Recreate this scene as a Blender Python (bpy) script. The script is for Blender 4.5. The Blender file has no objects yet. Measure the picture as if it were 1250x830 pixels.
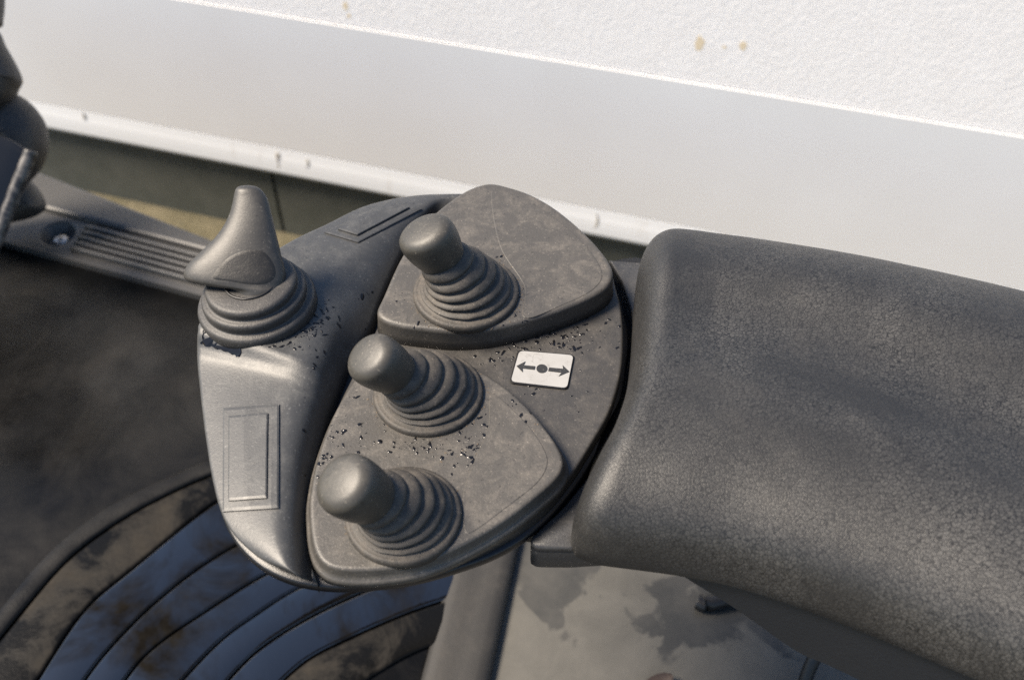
import bpy, bmesh, math, random
from mathutils import Vector, Matrix
from mathutils.bvhtree import BVHTree
from mathutils import noise as mnoise

random.seed(7)
sc = bpy.context.scene
COL = sc.collection
R = math.radians

# ------------------------------------------------------------------ camera
FPX, PITCH, DIST = 1250.0, R(47.0), 0.625
CAM = Vector((0, -DIST*math.cos(PITCH), DIST*math.sin(PITCH)))
cd = bpy.data.cameras.new('camera'); cam = bpy.data.objects.new('camera', cd); COL.objects.link(cam)
cam.location = CAM; cam.rotation_euler = (math.pi/2-PITCH, 0, 0)
cd.sensor_width = 36; cd.lens = 36*FPX/1250; cd.clip_start = 0.02; cd.clip_end = 500
cd.dof.use_dof = True; cd.dof.focus_distance = 0.62; cd.dof.aperture_fstop = 7.5
sc.camera = cam

# ------------------------------------------------------------------ light
SUN_ELEV, SUN_AZ = R(52), R(271)      # azimuth of the sun, clockwise from +Y
w = bpy.data.worlds.new('World'); sc.world = w; w.use_nodes = True
nt = w.node_tree
sky = nt.nodes.new('ShaderNodeTexSky'); sky.sky_type = 'NISHITA'; sky.sun_disc = False
sky.sun_elevation = SUN_ELEV; sky.sun_rotation = SUN_AZ
sky.air_density = 1.0; sky.dust_density = 0.4; sky.ozone_density = 1.6
nt.links.new(sky.outputs[0], nt.nodes['Background'].inputs[0])
nt.nodes['Background'].inputs[1].default_value = 0.05
sd = bpy.data.lights.new('sun', 'SUN'); sun = bpy.data.objects.new('sun', sd); COL.objects.link(sun)
sd.energy = 3.0; sd.angle = R(22); sd.color = (1.0, 0.87, 0.71)
sdir = Vector((math.sin(SUN_AZ)*math.cos(SUN_ELEV), math.cos(SUN_AZ)*math.cos(SUN_ELEV), math.sin(SUN_ELEV)))
sun.rotation_euler = sdir.to_track_quat('Z', 'Y').to_euler()
sun.location = sdir*5
sc.view_settings.view_transform = 'Standard'; sc.view_settings.look = 'None'
sc.view_settings.gamma = 1; sc.view_settings.use_curve_mapping = False
sc.view_settings.exposure = 1.93
sc.cycles.use_denoising = False

# ------------------------------------------------------------------ geometry helpers
RIGHT = Vector((1, 0, 0)); UP = Vector((0, math.sin(PITCH), math.cos(PITCH))); FWD = Vector((0, math.cos(PITCH), -math.sin(PITCH)))
def ray(p): return FWD + RIGHT*((p[0]-625)/FPX) + UP*((415-p[1])/FPX)
def at(p, z):
    d = ray(p); return CAM + d*((z-CAM.z)/d.z)
def onplane(p, P, n):
    d = ray(p); return CAM + d*((P-CAM).dot(n)/d.dot(n))
def pxm(P): return FPX/((P-CAM).dot(FWD))            # pixels per metre at P

def cr(pts, n, closed=False):
    """Catmull-Rom through pts, n samples per span."""
    pts = [Vector(p) for p in pts]; m = len(pts); out = []
    for i in range(m if closed else m-1):
        if closed: a, b, c, d = pts[i-1], pts[i], pts[(i+1) % m], pts[(i+2) % m]
        else: a, b, c, d = pts[max(i-1, 0)], pts[i], pts[i+1], pts[min(i+2, m-1)]
        for k in range(n):
            t = k/n
            out.append(0.5*((2*b)+(c-a)*t+(2*a-5*b+4*c-d)*t*t+(3*b-a-3*c+d)*t**3))
    if not closed: out.append(pts[-1])
    return out

def resample(pts, n, closed=True):
    P = pts+[pts[0]] if closed else pts
    L = [0]
    for a, b in zip(P, P[1:]): L.append(L[-1]+(b-a).length)
    out, j = [], 0
    for k in range(n):
        s = L[-1]*k/(n if closed else n-1)
        while j < len(L)-2 and L[j+1] < s: j += 1
        t = (s-L[j])/max(L[j+1]-L[j], 1e-9)
        out.append(P[j].lerp(P[j+1], t))
    return out

def wloc(o):
    v = Vector((0, 0, 0))
    while o: v = v+o.location; o = o.parent
    return v
def mesh(name, verts, faces, mat, parent=None, smooth=True, mats=None, fmat=None):
    me = bpy.data.meshes.new(name)
    loc = wloc(parent)
    me.from_pydata([tuple(Vector(v)-loc) for v in verts], [], faces)
    bm = bmesh.new(); bm.from_mesh(me); bmesh.ops.recalc_face_normals(bm, faces=bm.faces); bm.to_mesh(me); bm.free()
    if smooth: me.polygons.foreach_set('use_smooth', [True]*len(me.polygons))
    me.materials.append(mat)
    if mats:
        for m in mats: me.materials.append(m)
        for i, k in enumerate(fmat): me.polygons[i].material_index = k
    o = bpy.data.objects.new(name, me); COL.objects.link(o)
    if parent:
        o.parent = parent
    return o

def empty(name, loc, label=None, cat=None, group=None, parent=None):
    o = bpy.data.objects.new(name, None); COL.objects.link(o); o.empty_display_size = 0.02
    o.location = Vector(loc)-wloc(parent)
    if parent: o.parent = parent
    if label: o['label'] = label; o['category'] = cat
    if group: o['group'] = group
    return o

def offset(outline, d, n):
    """in-plane offset of a closed outline (d > 0 outward)."""
    m = len(outline); c = sum(outline, Vector())/m; out = []
    area = Vector()
    for i in range(m): area += (outline[i]-c).cross(outline[(i+1) % m]-c)
    s = 1 if area.dot(n) > 0 else -1
    for i in range(m):
        t = (outline[(i+1) % m]-outline[i-1]).normalized()
        out.append(outline[i]+t.cross(n)*d*s)
    return out

def stack(name, outline, n, prof, mat, parent=None, smooth=True):
    """closed outline lofted through (offset, height along n) rings; capped at both ends."""
    V, F = [], []; m = len(outline)
    for d, h in prof: V += [p+n*h for p in offset(outline, d, n)]
    for k in range(len(prof)-1):
        for i in range(m):
            j = (i+1) % m
            F.append((k*m+i, k*m+j, (k+1)*m+j, (k+1)*m+i))
    F.append(tuple(range(m))); F.append(tuple(range((len(prof)-1)*m, len(prof)*m)))
    return mesh(name, V, F, mat, parent, smooth)

def rnd_profile(h, r, k=6, flare=0.0, lip=0.0):
    """side wall of height h with rounded top edge of radius r (top at 0)."""
    p = [(flare-.004, -h), (flare, -h), (flare*.3, -h*.5-r*.5), (0, -r*1.05), (0, -r)]
    for i in range(1, k+1):
        a = math.pi/2*i/k
        p.append((-r+r*math.cos(a), -r+r*math.sin(a)))
    p += [(-r-.0006, 0), (-r-.002, 0)]
    return p

def loft(name, rings, mat, parent=None, cap=True, smooth=True, closed=True):
    V, F = [], []; m = len(rings[0])
    for r in rings: V += r
    for k in range(len(rings)-1):
        for i in range(m if closed else m-1):
            j = (i+1) % m
            F.append((k*m+i, k*m+j, (k+1)*m+j, (k+1)*m+i))
    if cap and closed:
        F.append(tuple(range(m))); F.append(tuple(range((len(rings)-1)*m, len(rings)*m)))
    return mesh(name, V, F, mat, parent, smooth)

def frame(ax):
    ax = ax.normalized(); x = Vector((1, 0, 0)); x = (x-ax*x.dot(ax)).normalized()
    return ax, x, ax.cross(x)
def ring(c, ax, r, m=64, ph=0):
    ax, x, y = frame(ax)
    return [c+x*r*math.cos(2*math.pi*i/m+ph)+y*r*math.sin(2*math.pi*i/m+ph) for i in range(m)]
def tube(name, pts, r, mat, parent=None, m=16):
    rings = []
    for i, p in enumerate(pts):
        t = pts[min(i+1, len(pts)-1)]-pts[max(i-1, 0)]
        rings.append(ring(p, t, r if not callable(r) else r(i/(len(pts)-1)), m))
    return loft(name, rings, mat, parent)

Z = Vector((0, 0, 1))
def bvh_of(*objs):
    V, F = [], []
    for o in objs:
        b = len(V); off = wloc(o)
        V += [Vector(v.co)+off for v in o.data.vertices]
        F += [tuple(b+i for i in p.vertices) for p in o.data.polygons]
    return BVHTree.FromPolygons(V, F)
def hit(bv, p):
    d = ray(p).normalized(); loc, nrm, _, _ = bv.ray_cast(CAM, d)
    if loc is None: return None, None
    if nrm.dot(d) > 0: nrm = -nrm
    return loc, nrm

# ------------------------------------------------------------------ materials
def new_mat(name):
    m = bpy.data.materials.new(name); m.use_nodes = True
    return m, m.node_tree, m.node_tree.nodes['Principled BSDF']
def N(t, kind, **kw):
    n = t.nodes.new(kind)
    for k, v in kw.items():
        if k in n.inputs: n.inputs[k].default_value = v
        else: setattr(n, k, v)
    return n
def ramp(t, src, lo, hi, a=(0, 0, 0, 1), b=(1, 1, 1, 1)):
    r = t.nodes.new('ShaderNodeValToRGB'); e = r.color_ramp.elements
    e[0].position, e[1].position = lo, hi; e[0].color, e[1].color = a, b
    t.links.new(src, r.inputs[0]); return r.outputs[0]
def mixc(t, fac, a, b):
    m = t.nodes.new('ShaderNodeMix'); m.data_type = 'RGBA'
    for s, v in ((m.inputs[0], fac), (m.inputs[6], a), (m.inputs[7], b)):
        if hasattr(v, 'node'): t.links.new(v, s)
        else: s.default_value = v if not isinstance(v, tuple) or len(v) == 4 else (*v, 1)
    return m.outputs[2]
def mth(t, op, a, b=0.0):
    m = t.nodes.new('ShaderNodeMath'); m.operation = op
    for s, v in ((m.inputs[0], a), (m.inputs[1], b)):
        if hasattr(v, 'node'): t.links.new(v, s)
        else: s.default_value = v
    return m.outputs[0]
def noise(t, co, scale, detail=6, rough=.6, dist=0.0):
    n = t.nodes.new('ShaderNodeTexNoise'); t.links.new(co, n.inputs['Vector'])
    n.inputs['Scale'].default_value = scale; n.inputs['Detail'].default_value = detail
    n.inputs['Roughness'].default_value = rough; n.inputs['Distortion'].default_value = dist
    return n.outputs[0]
def co_of(t):
    return t.nodes.new('ShaderNodeTexCoord').outputs['Object']
def bump(t, h, strength, dist, prev=None):
    b = t.nodes.new('ShaderNodeBump'); b.inputs['Strength'].default_value = strength; b.inputs['Distance'].default_value = dist
    t.links.new(h, b.inputs['Height'])
    if prev: t.links.new(prev, b.inputs['Normal'])
    return b.outputs[0]

def plastic(name, base, dust, rough=.45, dscale=45, lo=.45, hi=.7, amount=.8, grain=.25, speck=True, rspread=.18, film=.25, fold=0.0):
    """dark moulded plastic with dried dust film, specks and fine grain."""
    base = tuple(x*.66 for x in base); dust = tuple(x*.74 for x in dust)
    m, t, p = new_mat(name); co = co_of(t)
    d1 = ramp(t, noise(t, co, dscale, 10, .72, .5), lo, hi)
    d2 = ramp(t, noise(t, co, dscale*7, 6, .7), .42, .72)
    dust_m = mth(t, 'MULTIPLY', mth(t, 'ADD', mth(t, 'MULTIPLY', d1, mth(t, 'ADD', mth(t, 'MULTIPLY', d2, .65), .35)), film), amount)
    gm = t.nodes.new('ShaderNodeNewGeometry'); sx = t.nodes.new('ShaderNodeSeparateXYZ'); t.links.new(gm.outputs['Normal'], sx.inputs[0])
    if fold:      # dust held in the folds
        dust_m = mth(t, 'ADD', dust_m, mth(t, 'MULTIPLY', ramp(t, gm.outputs['Pointiness'], .40, .49, (1, 1, 1, 1), (0, 0, 0, 1)), fold))
    dust_m = mth(t, 'MULTIPLY', dust_m, mth(t, 'ADD', mth(t, 'MULTIPLY', mth(t, 'MAXIMUM', sx.outputs[2], 0.0), .6), .4))
    c = mixc(t, dust_m, base, dust)
    if speck:
        s = ramp(t, noise(t, co, 620, 3, .6), .63, .70)
        c = mixc(t, mth(t, 'MULTIPLY', s, .45), c, tuple(min(1, x*1.7) for x in dust))
        k = ramp(t, noise(t, co, 380, 4, .65), .62, .67)
        c = mixc(t, mth(t, 'MULTIPLY', k, .55), c, tuple(x*.35 for x in base))
    t.links.new(c, p.inputs['Base Color'])
    r = mth(t, 'ADD', mth(t, 'MULTIPLY', dust_m, rspread), rough)
    t.links.new(r, p.inputs['Roughness'])
    b1 = bump(t, noise(t, co, 800, 4, .65), grain*1.6, .0005)
    b2 = bump(t, dust_m, .35, .0004, b1)
    t.links.new(b2, p.inputs['Normal'])
    return m

M = {}
M['cap'] = plastic('cap_plastic', (.038, .040, .043), (.122, .122, .117), .40, 60, .46, .70, .75, .13, True, .22, .32)
M['plate'] = plastic('plate_plastic', (.056, .054, .050), (.19, .170, .145), .42, 70, .46, .72, .8, .25, True, .25, .2)
M['deck'] = plastic('deck_plastic', (.040, .039, .038), (.135, .122, .106), .42, 70, .45, .78, .8, .25, True, .25, .12)
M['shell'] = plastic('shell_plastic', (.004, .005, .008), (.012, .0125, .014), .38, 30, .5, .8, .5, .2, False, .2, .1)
M['boot'] = plastic('boot_rubber', (.026, .025, .023), (.155, .132, .106), .58, 75, .42, .62, .7, .3, True, .2, .2, .5)
M['stepboot'] = plastic('step_boot_rubber', (.030, .030, .031), (.12, .110, .098), .50, 60, .45, .68, .7, .3, True, .2, .22)
M['knob'] = plastic('knob_plastic', (.042, .040, .035), (.15, .136, .112), .45, 70, .5, .72, .5, .12, True, .2, .25)
M['horn'] = plastic('horn_plastic', (.038, .037, .035), (.13, .119, .102), .46, 60, .45, .7, .6, .1, True, .2, .2)
M['hornpad'] = plastic('horn_pad_plastic', (.012, .011, .010), (.06, .054, .045), .5, 110, .48, .66, .7, .2, True, .2, .1)
M['collar'] = plastic('collar_plastic', (.034, .035, .038), (.12, .113, .103), .42, 34, .46, .68, .7, .2, True, .2, .2)
M['trim'] = plastic('trim_plastic', (.062, .061, .060), (.12, .112, .10), .42, 14, .45, .8, .5, .1, False, .2, .2)
M['black'] = plastic('black_plastic', (.006, .006, .007), (.035, .032, .029), .45, 30, .5, .8, .5, .1, False)
M['column'] = plastic('column_plastic', (.028, .027, .027), (.11, .098, .086), .5, 22, .45, .68, .7, .15, False)
M['navy'] = plastic('navy_paint', (.004, .006, .011), (.04, .036, .032), .35, 30, .55, .8, .3, .1, False)

M['lipmat'] = plastic('dusty_rubber', (.013, .0125, .012), (.045, .041, .036), .6, 20, .42, .66, .8, .2, False, .2, .15)

# armrest skin: crazed cells over dark foam skin
m, t, p = new_mat('cracked_skin'); co = co_of(t); M['skin'] = m
nz = t.nodes.new('ShaderNodeTexNoise'); t.links.new(co, nz.inputs['Vector']); nz.inputs['Scale'].default_value = 300; nz.inputs['Detail'].default_value = 3
add = t.nodes.new('ShaderNodeVectorMath'); add.operation = 'MULTIPLY_ADD'
t.links.new(nz.outputs['Color'], add.inputs[0]); add.inputs[1].default_value = (.0022, .0022, .0022); t.links.new(co, add.inputs[2])
def voro(vec, scale, feat):
    v = t.nodes.new('ShaderNodeTexVoronoi'); v.feature = feat; v.inputs['Scale'].default_value = scale; t.links.new(vec, v.inputs['Vector']); return v
v1 = voro(add.outputs[0], 470, 'DISTANCE_TO_EDGE'); v1c = voro(add.outputs[0], 470, 'F1'); v2 = voro(add.outputs[0], 1000, 'DISTANCE_TO_EDGE')
big = noise(t, co, 8, 6, .6, .5)
worn = ramp(t, big, .38, .62)
gone = ramp(t, noise(t, co, 22, 8, .68, .3), .54, .66)
e1 = ramp(t, v1.outputs['Distance'], .02, .12); e2 = ramp(t, v2.outputs['Distance'], .02, .14)
cell = mth(t, 'MULTIPLY', e1, mth(t, 'ADD', mth(t, 'MULTIPLY', e2, .5), .5))
cellvar = mth(t, 'ADD', mth(t, 'MULTIPLY', ramp(t, v1c.outputs['Color'], .1, .9), .7), .45)
lightc = mixc(t, cellvar, (.015, .015, .015, 1), (.066, .0645, .061, 1))
c = mixc(t, cell, (.004, .004, .004, 1), lightc)
c = mixc(t, mth(t, 'ADD', mth(t, 'MULTIPLY', worn, .78), .14), (.011, .011, .011, 1), c)
c = mixc(t, mth(t, 'MULTIPLY', gone, .25), c, (.045, .042, .037, 1))
dustn = ramp(t, noise(t, co, 1400, 2, .5), .70, .78)
c = mixc(t, mth(t, 'MULTIPLY', dustn, .35), c, (.14, .135, .12, 1))
t.links.new(c, p.inputs['Base Color'])
p.inputs['Roughness'].default_value = .48
b = bump(t, cell, .25, .0004); b = bump(t, noise(t, co, 1800, 3), .2, .0003, b)
t.links.new(b, p.inputs['Normal'])

# water
m, t, p = new_mat('water_drop'); M['drop'] = m
p.inputs['Base Color'].default_value = (.006, .006, .007, 1); p.inputs['Roughness'].default_value = .12; p.inputs['IOR'].default_value = 1.4
m, t, p = new_mat('wet_rubber'); M['wetmat'] = m; co = co_of(t)
wet = ramp(t, noise(t, co, 9.5, 9, .60, .9), .40, .56)                 # where standing water lies on the rubber
silt = ramp(t, noise(t, co, 60, 7, .65), .4, .7)
c = mixc(t, wet, mixc(t, silt, (.005, .0045, .004, 1), (.010, .009, .0075, 1)), (.003, .003, .0035, 1)); t.links.new(c, p.inputs['Base Color'])
r_ = mth(t, 'ADD', mth(t, 'MULTIPLY', mth(t, 'SUBTRACT', 1.0, wet), .02), mth(t, 'ADD', mth(t, 'MULTIPLY', ramp(t, noise(t, co, 45, 8, .7), .42, .7), .05), .02)); t.links.new(r_, p.inputs['Roughness'])
p.inputs['IOR'].default_value = 1.85
t.links.new(ramp(t, wet, 0, 1, (.0, .0, .0, 1), (.55, .55, .55, 1)), p.inputs['Specular IOR Level'])
t.links.new(bump(t, noise(t, co, 30, 5), .22, .0016), p.inputs['Normal'])
m, t, p = new_mat('muddy_rubber'); M['mudmat'] = m; co = co_of(t)
mm1 = ramp(t, noise(t, co, 13, 9, .66, .6), .44, .62)
mm2 = ramp(t, noise(t, co, 90, 6, .7), .3, .7)
c = mixc(t, mth(t, 'MULTIPLY', mm1, mth(t, 'ADD', mth(t, 'MULTIPLY', mm2, .5), .5)), (.003, .003, .003, 1), (.027, .0235, .019, 1)); t.links.new(c, p.inputs['Base Color'])
t.links.new(ramp(t, mm1, 0, 1, (.3, .3, .3, 1), (.8, .8, .8, 1)), p.inputs['Roughness'])
t.links.new(bump(t, noise(t, co, 250, 5), .3, .0008), p.inputs['Normal']); p.inputs['Specular IOR Level'].default_value = .12

# label
m, t, p = new_mat('sticker_white'); M['sticker'] = m; co = co_of(t)
vs_ = t.nodes.new('ShaderNodeTexVoronoi'); vs_.feature = 'DISTANCE_TO_EDGE'; vs_.inputs['Scale'].default_value = 130
nz2 = t.nodes.new('ShaderNodeTexNoise'); t.links.new(co, nz2.inputs['Vector']); nz2.inputs['Scale'].default_value = 250; nz2.inputs['Detail'].default_value = 5
va = t.nodes.new('ShaderNodeVectorMath'); va.operation = 'MULTIPLY_ADD'; t.links.new(nz2.outputs['Color'], va.inputs[0]); va.inputs[1].default_value = (.007, .007, .007); t.links.new(co, va.inputs[2]); t.links.new(va.outputs[0], vs_.inputs['Vector'])
crk = mth(t, 'MULTIPLY', ramp(t, vs_.outputs['Distance'], .0, .035, (1, 1, 1, 1), (0, 0, 0, 1)), ramp(t, noise(t, co, 70, 3), .5, .62))
sc2 = ramp(t, noise(t, co, 420, 4, .7, 1.0), .64, .70)
film = mth(t, 'MULTIPLY', ramp(t, noise(t, co, 90, 6, .7), .4, .7), .3)
c = mixc(t, film, (.29, .29, .285, 1), (.19, .183, .17, 1))
c = mixc(t, mth(t, 'MULTIPLY', mth(t, 'MAXIMUM', crk, sc2), .6), c, (.12, .11, .10, 1)); t.links.new(c, p.inputs['Base Color']); p.inputs['Roughness'].default_value = .35
m, t, p = new_mat('sticker_print'); M['print'] = m; co = co_of(t)
c = mixc(t, ramp(t, noise(t, co, 500, 5, .7), .58, .70), (.02, .02, .02, 1), (.12, .117, .11, 1)); t.links.new(c, p.inputs['Base Color']); p.inputs['Roughness'].default_value = .45
m, t, p = new_mat('steel'); M['steel'] = m; p.inputs['Metallic'].default_value = 1; p.inputs['Base Color'].default_value = (.42, .40, .38, 1); p.inputs['Roughness'].default_value = .35
m, t, p = new_mat('worn_steel_edge'); M['edge'] = m; co = co_of(t)
c = mixc(t, ramp(t, noise(t, co, 60, 6, .7), .45, .6), (.012, .013, .016, 1), (.10, .095, .09, 1)); t.links.new(c, p.inputs['Base Color']); p.inputs['Roughness'].default_value = .4

# rubber mat
m, t, p = new_mat('mat_rubber'); M['mat'] = m; co = co_of(t)
n1 = ramp(t, noise(t, co, 9, 8, .62, .8), .46, .72); n2 = ramp(t, noise(t, co, 40, 6, .65), .4, .75)
c = mixc(t, mth(t, 'MULTIPLY', n1, .55), (.003, .003, .003, 1), (.022, .0205, .0185, 1))
c = mixc(t, mth(t, 'MULTIPLY', n2, .25), c, (.013, .012, .011, 1)); t.links.new(c, p.inputs['Base Color'])
t.links.new(ramp(t, noise(t, co, 11, 6, .6), .4, .65, (.26, .26, .26, 1), (.5, .5, .5, 1)), p.inputs['Roughness'])
t.links.new(bump(t, noise(t, co, 350, 4), .2, .0008), p.inputs['Normal']); p.inputs['Specular IOR Level'].default_value = .2
# steel floor plate with wet areas
m, t, p = new_mat('floor_plate_paint'); M['floorplate'] = m; co = co_of(t)
g1 = noise(t, co, 18, 8, .62, .5)
c = mixc(t, ramp(t, g1, .35, .7), (.066, .064, .058, 1), (.098, .094, .084, 1))
c = mixc(t, mth(t, 'MULTIPLY', ramp(t, noise(t, co, 5, 5, .6), .5, .7), .4), c, (.06, .058, .051, 1))
sy = t.nodes.new('ShaderNodeSeparateXYZ'); t.links.new(co, sy.inputs[0])
WY = at((720, 742), -.426).y                                            # rim of the water spread over the plate
edge_ = mth(t, 'ADD', mth(t, 'MULTIPLY', mth(t, 'SUBTRACT', sy.outputs[1], WY), 9.0), mth(t, 'MULTIPLY', mth(t, 'SUBTRACT', noise(t, co, 17, 4, .55, .3), .5), 3.0))
wet = ramp(t, edge_, .0, .14)
wc = mixc(t, ramp(t, noise(t, co, 25, 6, .6), .4, .7), (.040, .040, .038, 1), (.062, .060, .055, 1))
t.links.new(mixc(t, wet, c, wc), p.inputs['Base Color'])
t.links.new(ramp(t, wet, 0, 1, (.6, .6, .6, 1), (.36, .36, .36, 1)), p.inputs['Roughness']); p.inputs['Specular IOR Level'].default_value = .25
t.links.new(bump(t, noise(t, co, 300, 4), .12, .0006), p.inputs['Normal'])
# wall
m, t, p = new_mat('rough_plaster'); M['plaster'] = m; co = co_of(t)
c = mixc(t, ramp(t, noise(t, co, 25, 8, .7), .35, .7), (.92, .90, .885, 1), (.88, .855, .835, 1)); t.links.new(c, p.inputs['Base Color']); p.inputs['Roughness'].default_value = .9
b = bump(t, noise(t, co, 110, 8, .7), .24, .004); b = bump(t, noise(t, co, 350, 4, .6), .4, .002, b); t.links.new(b, p.inputs['Normal'])
m, t, p = new_mat('smooth_panel_paint'); M['panel'] = m; co = co_of(t)
c = mixc(t, ramp(t, noise(t, co, 4, 6, .6), .35, .7), (.80, .80, .80, 1), (.76, .755, .75, 1))
c = mixc(t, mth(t, 'MULTIPLY', ramp(t, noise(t, co, 55, 6, .7), .66, .74), .2), c, (.38, .35, .31, 1)); t.links.new(c, p.inputs['Base Color']); p.inputs['Roughness'].default_value = .38
m, t, p = new_mat('lip_paint'); M['lip'] = m; co = co_of(t)
mp = t.nodes.new('ShaderNodeMapping'); mp.inputs['Scale'].default_value = (1, 1, .12); t.links.new(co, mp.inputs['Vector'])
c = mixc(t, mth(t, 'MULTIPLY', ramp(t, noise(t, mp.outputs[0], 24, 5, .6), .62, .72), .5), (.60, .62, .645, 1), (.42, .40, .37, 1)); t.links.new(c, p.inputs['Base Color']); p.inputs['Roughness'].default_value = .4
m, t, p = new_mat('plinth_grey'); M['plinth'] = m; co = co_of(t)
c = mixc(t, ramp(t, noise(t, co, 16, 7, .65), .35, .7), (.06, .065, .055, 1), (.09, .093, .08, 1)); t.links.new(c, p.inputs['Base Color']); p.inputs['Roughness'].default_value = .8
m, t, p = new_mat('ochre_ground'); M['ground'] = m; co = co_of(t)
c = mixc(t, ramp(t, noise(t, co, 9, 9, .7), .35, .68), (.075, .066, .035, 1), (.14, .12, .075, 1))
c = mixc(t, mth(t, 'MULTIPLY', ramp(t, noise(t, co, 60, 6, .7), .5, .7), .5), c, (.055, .052, .036, 1)); t.links.new(c, p.inputs['Base Color']); p.inputs['Roughness'].default_value = .9
t.links.new(bump(t, noise(t, co, 80, 8, .7), .8, .01), p.inputs['Normal'])
m, t, p = new_mat('rust_spot'); M['rust'] = m; p.inputs['Base Color'].default_value = (.76, .64, .46, 1); p.inputs['Roughness'].default_value = .9
m, t, p = new_mat('drip_stain'); M['stain'] = m; p.inputs['Base Color'].default_value = (.40, .375, .33, 1); p.inputs['Roughness'].default_value = .6
m, t, p = new_mat('dead_leaf'); M['leaf'] = m; co = co_of(t)
c = mixc(t, noise(t, co, 200, 4), (.040, .022, .016, 1), (.028, .020, .016, 1)); t.links.new(c, p.inputs['Base Color']); p.inputs['Roughness'].default_value = .7

def structure(o): o['kind'] = 'structure'; return o
def stuff(o): o['kind'] = 'stuff'; return o

# ------------------------------------------------------------------ ground and wall
ZG = -0.95
g = structure(mesh('ground', [(-60, -60, ZG), (60, -60, ZG), (60, 60, ZG), (-60, 60, ZG)], [(0, 1, 2, 3)], M['ground'], None, False))

ZP = ZG+0.17
A, B = at((60, 163), ZP), at((780, 305), ZP)
wd = (B-A); wd.z = 0; wd.normalize(); wn = Vector((wd.y, -wd.x, 0))          # along the wall, towards the camera
W0 = (A+B)/2; W0.z = ZG
wall = empty('building_wall', W0, 'white rough plaster wall above a smooth grey band, bright sloped lip and dark plinth', 'wall')
zt = [onplane(p, A-wn*.02, wn).z for p in ((300, 0), (775, 90), (1250, 180))]
ZB = sum(zt)/3
def wp(s, o, z): 
    q = W0+wd*s+wn*o; q.z = z; return q
def extrude(name, prof, s0, s1, mat, n=1, parent=wall, smooth=False):
    V, F = [], []; k = len(prof)
    for j in range(n+1):
        s = s0+(s1-s0)*j/n
        V += [wp(s, o, z) for o, z in prof]
    for j in range(n):
        for i in range(k):
            i2 = (i+1) % k
            F.append((j*k+i, j*k+i2, (j+1)*k+i2, (j+1)*k+i))
    F.append(tuple(range(k))); F.append(tuple(range(n*k, n*k+k)))
    return mesh(name, V, F, mat, parent, smooth)
# o = 0 is the plane of the lip's lower edge
extrude('plaster', [(-.022, ZB), (-.022, .25), (-.25, .25), (-.25, ZB)], -6, 6, M['plaster'])
extrude('smooth_band', [(-.020, ZP+.058), (-.020, ZB-.002), (-.25, ZB-.002), (-.25, ZP+.058)], -6, 6, M['panel'])
extrude('sloped_lip', [(-.016, ZP), (-.012, ZP+.002), (-.010, ZP+.008), (-.0120, ZP+.022), (-.0142, ZP+.034), (-.0170, ZP+.045), (-.0195, ZP+.0565), (-.25, ZP+.0565), (-.25, ZP)], -6, 6, M['lip'])
js = (onplane((334, 225), W0-wn*.03, wn)-W0).dot(wd)
pz = [(-.03, ZG-.05), (-.03, ZP-.003), (-.25, ZP-.003), (-.25, ZG-.05)]
for a, b in ((-6, js-1.2), (js-1.193, js-.0035), (js+.0035, js+1.2), (js+1.207, 6)):
    extrude('plinth_panel', pz, a, b, M['plinth'])
def wall_blob(name, px, rx, rz, o, mat, seed):
    c = onplane(px, W0+wn*o, wn); rr = []
    for i in range(20):
        a = 2*math.pi*i/20; k = 1+.35*mnoise.noise(Vector((math.cos(a)*1.5, math.sin(a)*1.5, seed)))
        rr.append(c+wd*rx*k*math.cos(a)+Z*rz*k*math.sin(a))
    return stack(name, rr, wn, [(0, -.004), (0, .00015)], mat, wall, False)
for i, (px, a, b) in enumerate((((422, 8), .005, .007), ((426, 20), .003, .005), ((854, 54), .007, .012), ((907, 56), .006, .007), ((884, 58), .003, .003))):
    wall_blob('rust_spot', px, a, b, -.022, M['rust'], i)
ln = (wn*.014+Z*.002).normalized()                                          # normal of the lip
for i, (px, a, h) in enumerate((((339, 196), .005, .034), ((375, 200), .004, .018), ((728, 270), .006, .03), ((102, 142), .004, .014))):
    c = onplane(px, wp(0, -.010, ZP+.008), ln); upv = ln.cross(wd).normalized(); rr = []
    for k in range(16):
        an = 2*math.pi*k/16
        rr.append(c+wd*(a*(.30+.12*math.sin(an))*math.cos(an)+.002*math.sin(an*2+i))+upv*h*math.sin(an)*.5)
    stack('drip_stain', rr, ln, [(0, -.003), (0, .0004), (-.0003, .0005)], M['stain'], wall, False)

# ------------------------------------------------------------------ cab floor
ZF = -0.42
fm = []
pl = [at(p, ZF) for p in ((-300, 250), (-300, 1100), (560, 1100), (586, 703))]
d0 = (at((243, 360), ZF)-at((4, 295), ZF)).normalized(); E0 = at((4, 295), ZF)
EA, EB = E0-d0*.6, E0+d0*.75
lipT, lipB = at((586, 703), ZF), at((556, 830), ZF); ld = (lipB-lipT).normalized()
LT, LB = lipT-ld*.55, lipB+ld*.5
# LT' : where lip meets the sill line
def isect(P, d, Q, e):
    k = (Q-P); den = d.x*e.y-d.y*e.x; s = (k.x*e.y-k.y*e.x)/den; return P+d*s
X = isect(E0, d0, lipT, ld)
fl = structure(mesh('cab_floor', [v-Z*.006 for v in (EA, EA+Vector((0, -1.6, 0)), E0+d0*1.6+Vector((.2, -1.6, 0)), E0+d0*1.6)], [(0, 1, 2, 3)], M['floorplate'], None, False))
matroot = empty('rubber_mat', (EA+lipB)/2, 'black rubber floor mat with curved raised ribs beside the console', 'floor mat')
mo = [EA, X-d0*.02, lipB+ld*.5-d0*.02, EA+ld*1.35]
mo = resample(mo, 160)
stack('mat_sheet', mo, Z, [(0, -.006), (0, -.001), (-.001, 0)], M['mat'], matroot)
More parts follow.
